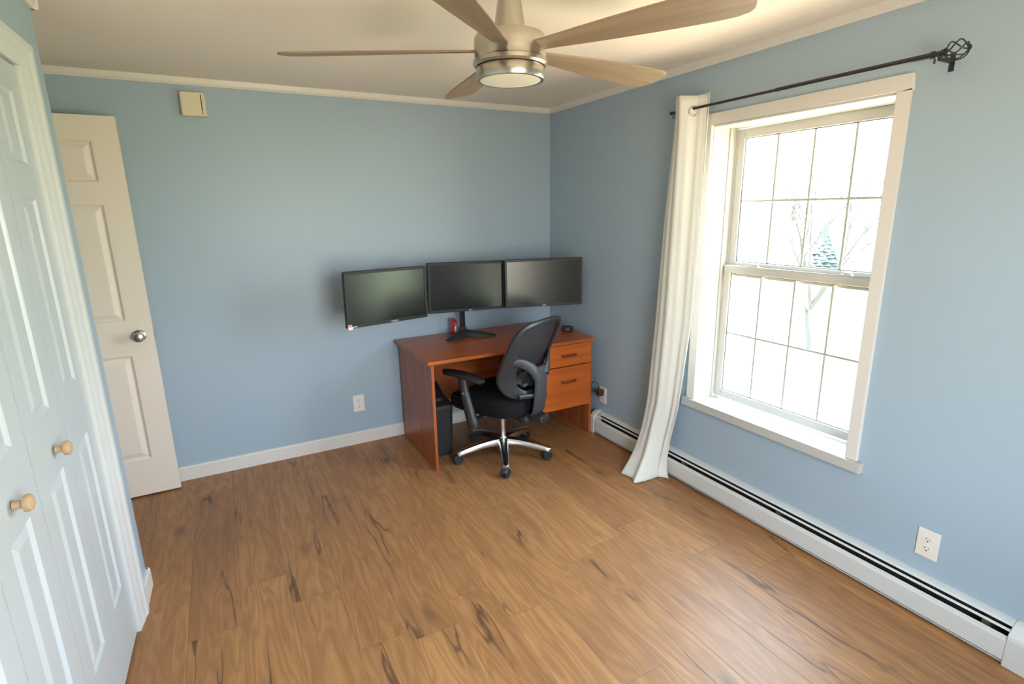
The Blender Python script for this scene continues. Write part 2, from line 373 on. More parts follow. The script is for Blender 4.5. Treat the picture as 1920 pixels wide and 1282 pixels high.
# ------------------------------------------------------------------ panelled doors
def panel_leaf(mb, w, h, th, panels, f, dep=.007):
    """front face at depth 0 (toward +n of f), panels recessed with a raised field"""
    xs = sorted({0, w} | {p[0] for p in panels} | {p[1] for p in panels}); zs = sorted({0, h} | {p[2] for p in panels} | {p[3] for p in panels})
    for i in range(len(xs)-1):
        for j in range(len(zs)-1):
            a, b_, c_, d_ = xs[i], xs[i+1], zs[j], zs[j+1]
            if any(p[0] <= a+1e-6 and p[1] >= b_-1e-6 and p[2] <= c_+1e-6 and p[3] >= d_-1e-6 for p in panels): continue
            mb.add([f(a, 0, c_), f(b_, 0, c_), f(b_, 0, d_), f(a, 0, d_)], [(0, 1, 2, 3)])
    for a, b_, c_, d_ in panels:
        k = min(1.0, (b_-a)/.16)
        loops = [(0, 0), (.004*k, -.002), (.012*k, -dep), (.018*k, -dep), (.040*k, -.0015), (.043*k, -.001)]
        rings = [[f(a+i, n, c_+i), f(b_-i, n, c_+i), f(b_-i, n, d_-i), f(a+i, n, d_-i)] for i, n in loops]
        mb.loft(rings, True, False); mb.add(rings[-1], [(0, 1, 2, 3)])
    mb.add([f(0, -th, 0), f(w, -th, 0), f(w, -th, h), f(0, -th, h)], [(0, 1, 2, 3)])
    for q in ([(0, 0), (w, 0)], [(w, 0), (w, h)], [(w, h), (0, h)], [(0, h), (0, 0)]):
        (a, c_), (b_, d_) = q
        mb.add([f(a, 0, c_), f(b_, 0, d_), f(b_, -th, d_), f(a, -th, c_)], [(0, 1, 2, 3)])
    return mb
def wood_knob(parent, s, z, name='knob'):
    M = CM @ Matrix.Translation((s, 0, z)) @ Matrix.Rotation(-PI/2, 4, 'X')
    kb = MB().lathe([(.0, 0), (.011, 0), (.009, .010), (.010, .016), (.019, .020), (.0205, .027), (.018, .033), (.010, .0365), (.0, .037)], n=28, M=M)
    return tag(kb.build(name, KNOBW, parent, smooth=True), label='unpainted round wooden knob')
LW = .290
lp = [(.078, LW-.078, .245, .850), (.078, LW-.078, 1.03, 1.60), (.078, LW-.078, 1.695, 1.90)]
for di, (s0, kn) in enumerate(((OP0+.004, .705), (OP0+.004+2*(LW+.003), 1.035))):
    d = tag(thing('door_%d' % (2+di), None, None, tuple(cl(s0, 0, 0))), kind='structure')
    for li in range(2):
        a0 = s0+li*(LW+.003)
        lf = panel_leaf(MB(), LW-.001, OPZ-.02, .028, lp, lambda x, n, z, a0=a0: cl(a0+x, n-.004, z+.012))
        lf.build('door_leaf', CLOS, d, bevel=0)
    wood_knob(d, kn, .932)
# six panel door, standing open in front of the back wall
DX1, DW, DH, DD = -2.6301, .762, 2.03, .1147
f = lambda x, n, z: Vector((DX1-DW+x, -DD-n, z+.010))
pw = (DW-.111*2-.10)/2; px0 = DW-.111-pw
P6 = []
for a in (.111, px0):
    P6 += [(a, a+pw, .212, .815), (a, a+pw, 1.002, 1.608), (a, a+pw, 1.715, 1.915)]
dr = tag(thing('door_1', None, None, (DX1-DW, -DD+.0, 0)), kind='structure')
panel_leaf(MB(), DW, DH, .035, P6, f, .009).build('door_leaf', DOORP, dr)
for sgn, yy in ((-1, -DD), (1, -DD+.035)):
    M = Matrix.Translation((-2.694, yy, .930)) @ Matrix.Rotation(sgn*-PI/2, 4, 'X')
    MB().lathe([(0, 0), (.032, 0), (.032, .004), (.026, .009), (.013, .012), (.011, .028), (.016, .034), (.026, .042), (.0275, .052), (.022, .062), (.010, .0665), (.0, .067)], n=32, M=M).build('door_knob', NICK, dr, smooth=True)
    if sgn == -1:
        MB().lathe([(0, .066), (.006, .0665), (.006, .069), (0, .069)], n=16, M=M).build('lock_button', CHROME, dr, smooth=True)
MB().box(DX1-.0005, DX1+.002, -DD+.006, -DD+.029, .90, .957).box(DX1, DX1+.012, -DD+.011, -DD+.024, .921, .938).build('latch', NICK, dr, bevel=.001)

# ------------------------------------------------------------------ windows
def window(name, mp, cas_l, cas_r):
    """mp(u,d,z): u along the wall, d outward through the wall"""
    def bx(mb, u0, u1, d0, d1, z0, z1):
        vs = [Vector(mp(u, d, z)) for u in (u0, u1) for d in (d0, d1) for z in (z0, z1)]
        return mb.add(vs, [(0, 1, 3, 2), (4, 6, 7, 5), (0, 4, 5, 1), (2, 3, 7, 6), (0, 2, 6, 4), (1, 5, 7, 3)])
    u0, u1, z0, z1 = WU0, WU1, WZ0, WZ1
    # jamb liner and vinyl frame
    mb = MB()
    bx(mb, u0-.004, u0+.004, -.002, .2, z0, z1); bx(mb, u1-.004, u1+.004, -.002, .2, z0, z1); bx(mb, u0+.004, u1-.004, -.002, .2, z1-.008, z1)
    for d in (.112, .160):
        bx(mb, u0+.004, u0+.012, d, d+.012, z0, z1-.008); bx(mb, u1-.012, u1-.004, d, d+.012, z0, z1-.008)
    root = tag(mb.build(name, WINT, bevel=.0015), kind='structure')
    # casing
    mb = MB()
    bx(mb, 1.476, 1.531, -.018, 0, .503, 1.9500); bx(mb, 2.374, 2.4228, -.018, 0, .503, 1.9500); bx(mb, 1.476, 2.4228, -.018, 0, 1.9500, 2.0051)
    mb.build('window_casing', TRIM, root, bevel=.003)
    mb = MB(); bx(mb, 1.455, 2.447, -.032, 0, .457, .503); bx(mb, u0+.004, u1-.004, -.005, .2, .480, .503)
    mb.build('window_sill', SILL, root, bevel=.003)
    def sash(nm, d0, d1, za, zb, bot, top, st):
        mb = MB(); a, b_ = u0+.013, u1-.013
        bx(mb, a, a+st, d0, d1, za, zb); bx(mb, b_-st, b_, d0, d1, za, zb)
        bx(mb, a+st, b_-st, d0, d1, za, za+bot); bx(mb, a+st, b_-st, d0, d1, zb-top, zb)
        sh = mb.build(nm, WINT, root, bevel=.003)
        # dark glazing line and grille between the panes
        ga, gb, gz0, gz1 = a+st, b_-st, za+bot, zb-top; dm = (d0+d1)/2
        g = MB()
        for q in ((ga-.001, ga+.004, gz0, gz1), (gb-.004, gb+.001, gz0, gz1), (ga, gb, gz0-.001, gz0+.004), (ga, gb, gz1-.004, gz1+.001)):
            bx(g, q[0], q[1], dm-.004, dm+.004, q[2], q[3])
        g.build('glazing_strip', mat('glazing_grey', (.12, .12, .13), .5), sh)
        g = MB()
        for k in (1, 2, 3):
            uu = ga+(gb-ga)*k/4; bx(g, uu-.0055, uu+.0055, dm-.003, dm+.003, gz0, gz1)
        zz = (gz0+gz1)/2; bx(g, ga, gb, dm-.0029, dm+.0029, zz-.0055, zz+.0055)
        g.build('muntin_grille', mat('muntin_paint', (.66, .66, .60), .5), sh)
        p = MB(); bx(p, ga-.002, gb+.002, dm-.007, dm-.0065, gz0-.002, gz1+.002)
        p.build('glass_pane', GLASS, sh)
        return sh
    sash('upper_sash', .164, .190, 1.190, z1-.012, .078, .045, .042)
    sh = sash('lower_sash', .132, .160, .512, 1.250, .042, .040, .042)
    for uu in (1.72, 2.19):
        g = MB(); bx(g, uu-.026, uu+.026, .138, .158, 1.250, 1.257); bx(g, uu-.012, uu+.02, .140, .154, 1.257, 1.264)
        g.build('sash_lock', WINT, sh, bevel=.002)
    return root
window('window_1', lambda u, d, z: (d, -u, z), 0, 0)
window('window_2', lambda u, d, z: (FX0+(u-1.530)*(FX1-FX0)/.85, YF-d, z), 0, 0)

# ------------------------------------------------------------------ baseboard heater
HY0, HY1 = -.665, -3.03
ht = thing('baseboard_heater', 'long white metal baseboard heater running along the right wall under the window', 'heater', (-.035, -1.85, 0))
pf = lambda prof, y0, y1, mb=None: (mb or MB()).prism(prof, y0, y1, lambda a, p, q: (-p, a, q))
back = [(.0, .012), (.0015, .012), (.0015, .149), (.012, .149), (.028, .146), (.0355, .141), (.0375, .1415), (.040, .1425), (.032, .149), (.013, .153), (0, .153)]
pf(back, HY0, HY1).build('hood', HEAT, ht, smooth=False)
pf([(.0475, .1345), (.052, .127), (.0535, .1275), (.049, .1355)], HY0, HY1).build('damper_louver', HEAT, ht)
pf([(.066, .106), (.0645, .112), (.062, .113), (.0615, .111), (.064, .108), (.068, .100), (.070, .096), (.070, .022), (.066, .020), (.066, .0225), (.0685, .024), (.0685, .095)], HY0, HY1).build('front_panel', HEAT, ht)
pf([(.040, .012), (.066, .010), (.0665, .0135), (.040, .0155)], HY0, HY1).build('bottom_flange', HEAT, ht)
MB().box(-.003, -.0018, HY1, HY0, .013, .146).box(-.030, -.003, HY1, HY0, .137, .1385).build('slot_shade_liner', HIN, ht)  # added near-black liner, the shade behind the slots put into its colour
mb = MB(); mb.box(-.060, -.004, HY1, HY0, .045, .052)
mb.tube([(-.032, HY0, .07), (-.032, HY1, .07)], .011, 12); mb.build('heating_pipe', HIN, ht)
mb = MB()
for k in range(170):
    y = HY0-.25-k*.0112
    mb.box(-.057, -.008, y-.0006, y, .053, .088)
fi = mb.build('fin_stack', FIN, ht); fi['kind'] = 'stuff'
for y in (-1.52, -2.13, -2.94):
    MB().box(-.058, -.006, y-.012, y+.012, .100, .128).build('bracket', FIN, ht, bevel=.002)
cap = [(0, 0), (.073, 0), (.073, .110), (.070, .122), (.050, .142), (.034, .153), (.014, .157), (0, .157)]
pf(cap, -.645, -.69).build('end_cap', HEAT, ht, bevel=.004, seg=3)
pf(cap, -3.005, -3.12).build('end_cap', HEAT, ht, bevel=.004, seg=3)

# ------------------------------------------------------------------ outlets, chime, charger
def outlet(name, label, f, group=None, loc=(0, 0, 0), holes=(1, 1)):
    """f(u,n,z): u across, n out of the wall; centre at 0,0"""
    r = thing(name, label, 'outlet', loc)
    def bx(mb, u0, u1, n0, n1, z0, z1):
        vs = [Vector(f(u, n, z)) for u in (u0, u1) for n in (n0, n1) for z in (z0, z1)]
        return mb.add(vs, [(0, 1, 3, 2), (4, 6, 7, 5), (0, 4, 5, 1), (2, 3, 7, 6), (0, 2, 6, 4), (1, 5, 7, 3)])
    bx(MB(), -.037, .037, 0, .005, -.058, .058).build('wall_plate', OUTL, r, bevel=.002)
    bx(MB(), -.002, .002, .005, .0058, -.002, .002).build('screw', OUTL, r)
    for i, zz in enumerate((.0195, -.0195)):
        n = 24; ring = []
        for k in range(n):
            a = 2*PI*k/n; ring.append((.0172*math.cos(a), max(-.0135, min(.0135, .0172*math.sin(a)))))
        mb = MB().loft([[Vector(f(u, .004, zz+z)) for u, z in ring], [Vector(f(u, .0066, zz+z)) for u, z in ring]])
        rc = mb.build('receptacle', OUTL, r)
        if holes[i]:
            g = MB(); bx(g, -.0072, -.0052, .006, .0069, zz-.002, zz+.0065); bx(g, .0052, .0068, .006, .0069, zz-.001, zz+.0055)
            g.loft([[Vector(f(.0028*math.cos(a), .006, zz-.0075+.0028*math.sin(a))) for a in [2*PI*k/10 for k in range(10)]], [Vector(f(.0028*math.cos(a), .0069, zz-.0075+.0028*math.sin(a))) for a in [2*PI*k/10 for k in range(10)]]])
            g.build('socket_slots', SLOT, rc)
    return r
outlet('wall_outlet', 'white double wall outlet on the back wall left of the desk', lambda u, n, z: (-1.5485+u, -n, .290+z), loc=(-1.5485, 0, .290))
outlet('wall_outlet', 'white double wall outlet under the right end of the window, above the heater', lambda u, n, z: (-n, -2.7135-u, .278+z), loc=(0, -2.7135, .278))
outlet('wall_outlet', 'white wall outlet in the corner beside the desk with a charger plugged in', lambda u, n, z: (-n, -.700-u, .276+z), loc=(0, -.700, .276), holes=(1, 1))
ch = thing('plug_adapter', 'small dark brown plug adapter in the corner outlet by the desk', 'charger', (-.03, -.695, .299))
MB().box(-.052, -.0075, -.722, -.680, .278, .322).build('adapter_body', BROWNP, ch, bevel=.006, seg=3)
MB().tube([(-.03, -.690, .322), (-.03, -.688, .332)], .004, 10).build('plug_neck', PLAST, ch)
pts = []
P0 = [Vector(p) for p in [(-.03, -.688, .330), (-.032, -.684, .352), (-.036, -.668, .366), (-.042, -.645, .364), (-.048, -.628, .348), (-.046, -.622, .325), (-.040, -.625, .300), (-.043, -.618, .275), (-.044, -.60, .24), (-.042, -.585, .19)]]
def catmull(P, n=6):
    out_ = []
    for i in range(len(P)-1):
        a, b_, c_, d_ = P[max(i-1, 0)], P[i], P[i+1], P[min(i+2, len(P)-1)]
        for k in range(n):
            t_ = k/n
            out_.append(.5*((2*b_)+(c_-a)*t_+(2*a-5*b_+4*c_-d_)*t_*t_+(-a+3*b_-3*c_+d_)*t_**3))
    return out_+[P[-1]]
MB().tube(catmull(P0), .0022, 8).build('charger_cable', PLAST, ch, smooth=True)

dc = thing('door_chime', 'small cream plastic chime box high on the back wall near the door', 'chime', (-2.28, 0, 2.134))
MB().prism([(-2.341, 0), (-2.341, -.030), (-2.333, -.040), (-2.245, -.042), (-2.225, -.036), (-2.219, -.024), (-2.219, 0)], 2.074, 2.194, lambda a, p, q: (p, q, a)).build('housing', BEIGE, dc, bevel=.004, seg=3)
MB().box(-2.2415, -2.2375, -.0425, -.030, 2.100, 2.184).build('sound_slot', SLOT, dc)
MB().box(-2.243, -2.237, -.0432, -.035, 2.083, 2.096).build('slot_screw', mat('chime_brown', (.30, .24, .14), .6), dc)

# ------------------------------------------------------------------ curtain rod and curtain
RZ, RX = 2.031, -.09
rd = thing('curtain_rod', 'thin black curtain rod with cage finial mounted above the window', 'curtain rod', (RX, -1.95, RZ))
MB().tube([(RX, -1.322, RZ), (RX, -1.95, RZ)], .0065, 14).build('inner_tube', RODM, rd, smooth=True)
MB().tube([(RX, -1.93, RZ), (RX, -2.505, RZ)], .0088, 16).build('outer_tube', RODM, rd, smooth=True)
MB().tube([(RX, -1.318, RZ), (RX, -1.330, RZ)], .009, 14).build('end_cap', RODM, rd, smooth=True)
for y, sg in ((-2.505, -1),):
    MB().tube([(RX, y, RZ), (RX, y+sg*.010, RZ), (RX, y+sg*.011, RZ), (RX, y+sg*.030, RZ), (RX, y+sg*.031, RZ), (RX, y+sg*.042, RZ)], [.012, .012, .0085, .0085, .0115, .0115], 16).build('finial_collar', RODM, rd, smooth=True)
    fn = None
    g = MB(); yc = y+sg*.073; R_ = .031
    for k in range(6):
        path = []
        for i in range(17):
            th = PI*i/16; tw = 2*PI*k/6+th*.9
            path.append((RX+R_*math.sin(th)*math.cos(tw), yc-sg*R_*1.05*math.cos(th), RZ+R_*math.sin(th)*math.sin(tw)))
        g.tube(path, .0022, 6)
    fn = g.build('cage_finial', RODM, rd, smooth=True)
    MB().lathe([(0, -.004), (.009, -.003), (.010, 0), (.006, .004), (0, .005)], n=14, M=Matrix.Translation((RX, yc+sg*.034, RZ)) @ Matrix.Rotation(-sg*PI/2, 4, 'X')).build('finial_tip', RODM, fn, smooth=True)
for y in (-2.53, -1.350):
    b_ = MB().box(-.003, 0, y-.008, y+.008, 1.985, 2.045)
    b_.box(-.088, -.002, y-.0045, y+.0045, 2.010, 2.020)
    b_.tube([(RX+.004+.013*math.cos(a), y, RZ+.013*math.sin(a)) for a in [math.radians(d_) for d_ in range(-170, 31, 20)]], .003, 8)
    b_.tube([(RX-.004, y+.010, RZ-.014), (RX-.004, y+.010, RZ-.030)], .003, 8)
    b_.build('wall_bracket', RODM, rd, bevel=.001)

cu = thing('curtain', 'white grommet curtain panel bunched at the left end of the rod, pooling on the floor', 'curtain', (-.1, -1.38, 0))
def interp(z, tab):
    for (z0, a), (z1, b2) in zip(tab, tab[1:]):
        if z <= z1: return tuple(x+(y-x)*(z-z0)/(z1-z0) for x, y in zip(a, b2))
    return tab[-1][1]
# z : (y left, y right, x centre, amplitude)
TAB = [(0.0, (-1.255, -1.475, -.195, .075)), (.05, (-1.235, -1.445, -.160, .055)), (.12, (-1.215, -1.435, -.128, .036)), (.23, (-1.215, -1.445, -.112, .026)), (.45, (-1.240, -1.490, -.102, .018)),
       (.92, (-1.265, -1.530, -.094, .022)), (1.5, (-1.292, -1.545, -.090, .024)), (1.95, (-1.330, -1.545, -.088, .030)), (2.10, (-1.332, -1.548, -.09, .034))]
NU, NV = 150, 70
def cloth_x(u, z, xc, am):
    ph = 2*PI*1.02*u-.95+.10*math.sin(z*2.1+u*3)
    low = max(0, .7-z)
    return ph, xc-1.25*am*math.sin(ph)-am*(.20+.40*low)*math.sin(2.9*ph+.7*z+.6)-.0025*math.sin(6.1*ph+2*z)
rows = []
for j in range(NV+1):
    q = j/NV; z = 2.092*(q**1.15)+.004
    yl, yr, xc, am = interp(z, TAB)
    row = []
    for i in range(NU+1):
        u = i/NU
        ph, x = cloth_x(u, z, xc, am)
        y = yl+(yr-yl)*u+.010*math.cos(ph)
        if z < .35:
            k_ = (.35-z)/.35
            y += k_*k_*(.030*math.sin(ph*1.5+1.1)); x -= k_*k_*.035*max(0, math.sin(ph+.4))
        zz = z
        if j == NV: zz = z+.006*math.cos(ph*1.0)
        row.append(Vector((min(x, -.012) if z > .17 else min(x, -.078), y, zz)))
    rows.append(row)
mb = MB(); mb.loft(rows, False, False); co_ = mb.build('cloth', CLOTH, cu, smooth=True)
sl = co_.modifiers.new('sol', 'SOLIDIFY'); sl.thickness = .0015
for p in co_.data.polygons: p.use_smooth = True
# grommets where the cloth crosses the rod
gz = RZ
yl, yr, xc, am = interp(gz, TAB)
prev = None
for i in range(NU+1):
    u = i/NU; ph, x = cloth_x(u, gz, xc, am); y = yl+(yr-yl)*u+.010*math.cos(ph)
    if prev and (prev[0]-RX)*(x-RX) <= 0:
        tv = Vector((x-prev[0], y-prev[1], 0)).normalized(); nv = Vector((-tv.y, tv.x, 0))
        M = nv.to_track_quat('Z', 'Y').to_matrix()
        MB().torus((RX, y, gz-.012), .022, .0045, M).build('grommet', NICK, cu, smooth=True)
    prev = (x, y)

# ------------------------------------------------------------------ ceiling fan
FXc, FYc = -1.383, -1.945
fan = thing('ceiling_fan', 'brushed nickel ceiling fan with five brown blades and a round light', 'ceiling fan', (FXc, FYc, ZC))
c0 = (FXc, FYc, 0)
MB().lathe([(0, ZC), (.065, ZC), (.065, ZC-.02), (.045, ZC-.045), (.032, ZC-.05), (0, ZC-.05)], c0, 48).build('ceiling_canopy', NICK, fan, smooth=True)
MB().lathe([(.030, ZC-.045), (.032, 2.20), (.052, 2.0785), (.0, 2.0785)], c0, 48).build('downrod_cover', NICK, fan, smooth=True)
MB().lathe([(0, 2.082), (.098, 2.080), (.106, 2.077), (.111, 2.068), (.1125, 2.05), (.1125, 2.025), (.1115, 2.012), (.1125, 2.009), (.1165, 2.005), (.1165, 1.994), (.110, 1.988), (0, 1.988)], c0, 64).build('motor_housing', NICK, fan, smooth=True)
MB().lathe([(0, 1.989), (.100, 1.989), (.100, 1.985), (0, 1.985)], c0, 48).build('shadow_gap', DARKM, fan)
lk = MB().lathe([(0, 1.986), (.105, 1.986), (.1075, 1.983), (.1075, 1.953), (.105, 1.949), (.096, 1.949), (.096, 1.953), (0, 1.953)], c0, 64).build('light_kit', NICK, fan, smooth=True)
MB().lathe([(.0955, 1.954), (.095, 1.9495), (.08, 1.947), (.05, 1.9455), (.02, 1.945), (0, 1.945)], c0, 64).build('diffuser', DIFF, lk, smooth=True)
def blade_mb():
    mb = MB(); out_ = []
    prof = [(.100, .028), (.16, .034), (.25, .045), (.35, .056), (.45, .065), (.55, .072), (.62, .075), (.66, .073), (.69, .064), (.705, .050), (.712, .030)]
    top, bot = [], []
    for sx in (1, -1):
        pass
    out_ = [(r, h) for r, h in prof]+[(r, -h*.9) for r, h in reversed(prof)]
    pt = math.radians(11)
    def P_(r, h, dz):
        return Vector((r, h*math.cos(pt)-dz*math.sin(pt), -h*math.sin(pt)+dz*math.cos(pt)))
    mb.loft([[P_(r, h, -.003) for r, h in out_], [P_(r, h, .003) for r, h in out_]])
    return mb
b0 = blade_mb().build('blade', BLADE, fan, world=False, bevel=.001)
for k in range(5):
    b_ = b0 if k == 0 else b0.copy()
    if k: C.objects.link(b_)
    b_.location = (0, 0, 2.036-ZC); b_.rotation_euler = (0, 0, math.radians(8+72*k))

# ------------------------------------------------------------------ desk
DKX0, DKX1, DKY0, DKY1, DKT = -1.253, -.083, -.672, -.040, .705
dk = thing('desk', 'reddish cherry laminate office desk with two drawers in the far corner', 'desk', (-.67, -.36, 0))
MB().box(-1.280, -.078, -.700, -.020, DKT-.022, DKT).build('desktop', CHX, dk, bevel=.003)
MB().box(DKX0, DKX0+.018, DKY0, DKY1, 0, DKT-.022).build('side_panel', CHZ, dk, bevel=.001)
MB().box(-.101, DKX1, DKY0, DKY1, 0, DKT-.022).build('side_panel', CHZ, dk, bevel=.001)
MB().box(-.500, -.484, DKY0+.012, -.055, .236, DKT-.022).build('drawer_case_panel', CHZ, dk, bevel=.001)
MB().box(DKX0+.018, -.101, -.075, -.060, .22, DKT-.022).build('back_panel', CHX, dk, bevel=.001)
MB().box(-.484, -.101, DKY0+.02, -.075, .236, .250).build('drawer_case_bottom', CHX, dk)
for z0, z1, hz in ((.533, .678, .607), (.232, .526, .425)):
    dw = MB().box(-.494, -.106, -.690, DKY0+.0, z0, z1).box(-.480, -.106, DKY0, -.20, z0+.02, z1-.02).build('drawer', CHD, dk, bevel=.0015)
    hx = -.290
    g = MB().tube(catmull([Vector(p) for p in [(hx-.052, -.688, hz), (hx-.050, -.704, hz), (hx-.040, -.710, hz), (hx, -.712, hz), (hx+.040, -.710, hz), (hx+.050, -.704, hz), (hx+.052, -.688, hz)]]), .0075, 12)
    g.build('drawer_handle', HANDLE, dw, smooth=True)
for (x, y, z, s_) in ((-.0835, -.7002, .700, .004), (-.092, -.7005, .699, .0028), (-.0785, -.692, .702, .003), (-.100, -.7005, .703, .002), (-.30, -.7002, .6845, .0022), (-.395, -.6905, .664, .0012)):
    tag(MB().lathe([(0, -s_*.6), (s_, -s_*.3), (s_*.9, s_*.4), (0, s_*.6)], (x, y, z), 7).build('chipped_edge', CHIP, dk), label='pale chip in the laminate')

# ------------------------------------------------------------------ things on the desk
st = thing('monitor_stand', 'black triple monitor desk stand with two splayed feet and a post', 'monitor stand', (-.826, -.165, DKT))
def foot(path, w, h):
    rings = []
    for i, p in enumerate(path):
        p = Vector(p); tt = (Vector(path[min(i+1, len(path)-1)])-Vector(path[max(i-1, 0)])); tt.z = 0; tt.normalize(); s_ = tt.cross(Vector((0, 0, 1)))
        rings.append([p+s_*w[i]/2+Vector((0, 0, -p.z+DKT+.0005)), p-s_*w[i]/2+Vector((0, 0, -p.z+DKT+.0005)), p-s_*w[i]/2*.8+Vector((0, 0, h[i]*.75)), p-s_*w[i]*.2+Vector((0, 0, h[i])), p+s_*w[i]*.2+Vector((0, 0, h[i])), p+s_*w[i]/2*.8+Vector((0, 0, h[i]*.75))])
    return rings
for path in ([(-.800, -.145, DKT), (-.840, -.185, DKT), (-.895, -.225, DKT), (-.945, -.255, DKT), (-.975, -.275, DKT)], [(-.845, -.150, DKT), (-.800, -.185, DKT), (-.745, -.225, DKT), (-.68, -.262, DKT), (-.632, -.290, DKT)]):
    MB().loft(foot(path, [.10, .10, .095, .085, .065], [.042, .042, .036, .022, .008])).build('foot', PLAST, st, bevel=.002)
MB().box(-.844, -.810, -.178, -.150, DKT+.02, 1.10).build('post', DARKM, st, bevel=.004, seg=3)
MB().box(-.852, -.802, -.180, -.146, DKT+.03, DKT+.065).build('post_collar', PLAST, st, bevel=.004)
MB().tube([(-1.26, -.27, 1.075), (-1.05, -.23, 1.075), (-.827, -.205, 1.075), (-.60, -.235, 1.075), (-.42, -.29, 1.075)], .017, 10).build('crossbar', DARKM, st)
MB().box(-.86, -.795, -.215, -.148, 1.045, 1.105).build('bar_clamp', DARKM, st, bevel=.004)
MW, MH = .545, .325
def monitor(label, c, ya, pitch, roll, round_=True, mount=None):
    r = thing('monitor', label, 'monitor', c, 0, 'computer monitors above the desk')
    # local frame: x right, y up-normal
    rg = Vector((math.cos(ya), math.sin(ya), 0)); n = Vector((math.sin(ya), -math.cos(ya), 0)); u_ = Vector((0, 0, 1))
    u2 = u_*math.cos(pitch)-n*math.sin(pitch); n2 = rg.cross(u2).normalized()
    r2 = rg*math.cos(roll)+u2*math.sin(roll); u3 = -rg*math.sin(roll)+u2*math.cos(roll)
    M = Matrix((r2, u3, n2)).transposed().to_4x4(); M.translation = Vector(c)      # z = out of the screen
    def rr(w_, h_, rad, n_=5):
        pts_ = []
        for cx_, cy_, a0 in ((w_/2-rad, h_/2-rad, 0), (-w_/2+rad, h_/2-rad, 90), (-w_/2+rad, -h_/2+rad, 180), (w_/2-rad, -h_/2+rad, 270)):
            for k in range(n_): a = math.radians(a0+90*k/(n_-1)); pts_.append((cx_+rad*math.cos(a), cy_+rad*math.sin(a)))
        return pts_
    rad = .010 if round_ else .004
    o1, o2 = rr(MW, MH, rad), rr(MW-.032, MH-.036, .002)
    o0 = rr(MW-.006, MH-.006, rad*.8)
    mb = MB(); V = lambda ps, z: [M @ Vector((a, b_, z)) for a, b_ in ps]
    mb.loft([V(o1, -.022), V(o1, -.003), V(o0, 0), V(o2, -.0005), V(o2, -.004)], True, False)
    mb.build('bezel', BEZEL, r, smooth=True)
    MB().add(V([(-MW/2+.015, -MH/2+.017), (MW/2-.015, -MH/2+.017), (MW/2-.015, MH/2-.017), (-MW/2+.015, MH/2-.017)], -.003), [(0, 1, 2, 3)]).loft([V(rr(MW-.031, MH-.035, .002), -.0035), V(rr(MW-.031, MH-.035, .002), -.008)]).build('screen', SCRN, r)
    MB().loft([V(o1, -.022), V(rr(MW-.02, MH-.02, rad), -.028), V(rr(MW*.72, MH*.72, .02), -.040), V(rr(MW*.62, MH*.62, .02), -.046)]).build('back_cover', PLAST, r)
    MB().box(-.05, .05, -.05, .05, -.060, -.046, M).build('mount_plate', DARKM, r, bevel=.002)
    return r, M
m1, M1 = monitor('leftmost black monitor of the row with stickers on its lower left corner', (-1.405, -.420, 1.070), .240, -.009, -.009)
m2, M2 = monitor('middle black monitor of the row directly above the post of the stand', (-.850, -.335, 1.073), -.035, .014, -.021, False)
m3, M3_ = monitor('rightmost black monitor of the row beside the room corner', (-.335, -.455, 1.073), -.315, .025, .002)
for r_, M_, xx, sz in ((m2, M2, .017, .0115), (m3, M3_, .000, .0125)):
    tag(text_mesh('maker_badge', 'DELL', sz, M_ @ Matrix.Translation((xx, -MH/2+.0075, .0004)), LOGO, r_), label='small silver lettering')
tag(MB().box(.01, .058, -MH/2+.0035, -MH/2+.013, .0002, .0012, M1).build('maker_badge', mat('badge_grey', (.25, .25, .25), .5), m1), label='small grey badge')
MB().box(-MW/2+.004, -MW/2+.030, -MH/2+.012, -MH/2+.024, .0002, .001, M1).build('red_sticker', STICKR, m1)
MB().box(-MW/2+.004, -MW/2+.062, -MH/2+.006, -MH/2+.010, .0002, .001, M1).build('paper_strip', STICK, m1)
MB().box(-MW/2+.006, -MW/2+.034, -MH/2-.006, -MH/2+.006, .0004, .0012, M1).build('paper_sticker', STICK, m1)
g = MB().tube([M3_ @ Vector((MW/2-.005, -MH/2+.03+.014*k, .0002)) for k in (0, .1)], .0015, 6)
for k in (1, 2): g.tube([M3_ @ Vector((MW/2-.007, -MH/2+.03+.014*k+a, .0002)) for a in (0, .002)], .0015, 6)
g.build('menu_buttons', LOGO, m3)
# mounts that join the bar to the outer monitors
MB().tube([tuple(M1 @ Vector((.06, .0, -.058))), (-1.26, -.27, 1.075)], .014, 10).tube([tuple(M1 @ Vector((0, 0, -.058))), tuple(M1 @ Vector((.07, 0, -.062)))], .014, 10).build('tilt_arm', DARKM, st)
MB().tube([tuple(M3_ @ Vector((0, .0, -.058))), (-.42, -.29, 1.075)], .014, 10).build('tilt_arm', DARKM, st)
MB().tube([tuple(M2 @ Vector((0, .0, -.058))), (-.827, -.205, 1.075)], .016, 10).build('tilt_arm', DARKM, st)

rg_ = thing('cable_clip', 'small red plastic hook shaped item standing behind the monitor stand post', 'desk clutter', (-.868, -.105, DKT))
outer = [(-.022, 0), (-.022, .100), (-.019, .113), (-.010, .121), (.002, .121), (.012, .115), (.020, .101), (.024, .087), (.012, .084), (.004, .088), (.0015, .082), (.0015, 0)]
tag(MB().prism(outer, -.010, .010, lambda a, p, q: (-.868+p, -.105+a, DKT+q)).build('hook', RED, rg_, bevel=.002), None)
MB().box(-.865, -.852, -.108, -.102, DKT, DKT+.060).build('paper_insert', STICK, rg_)

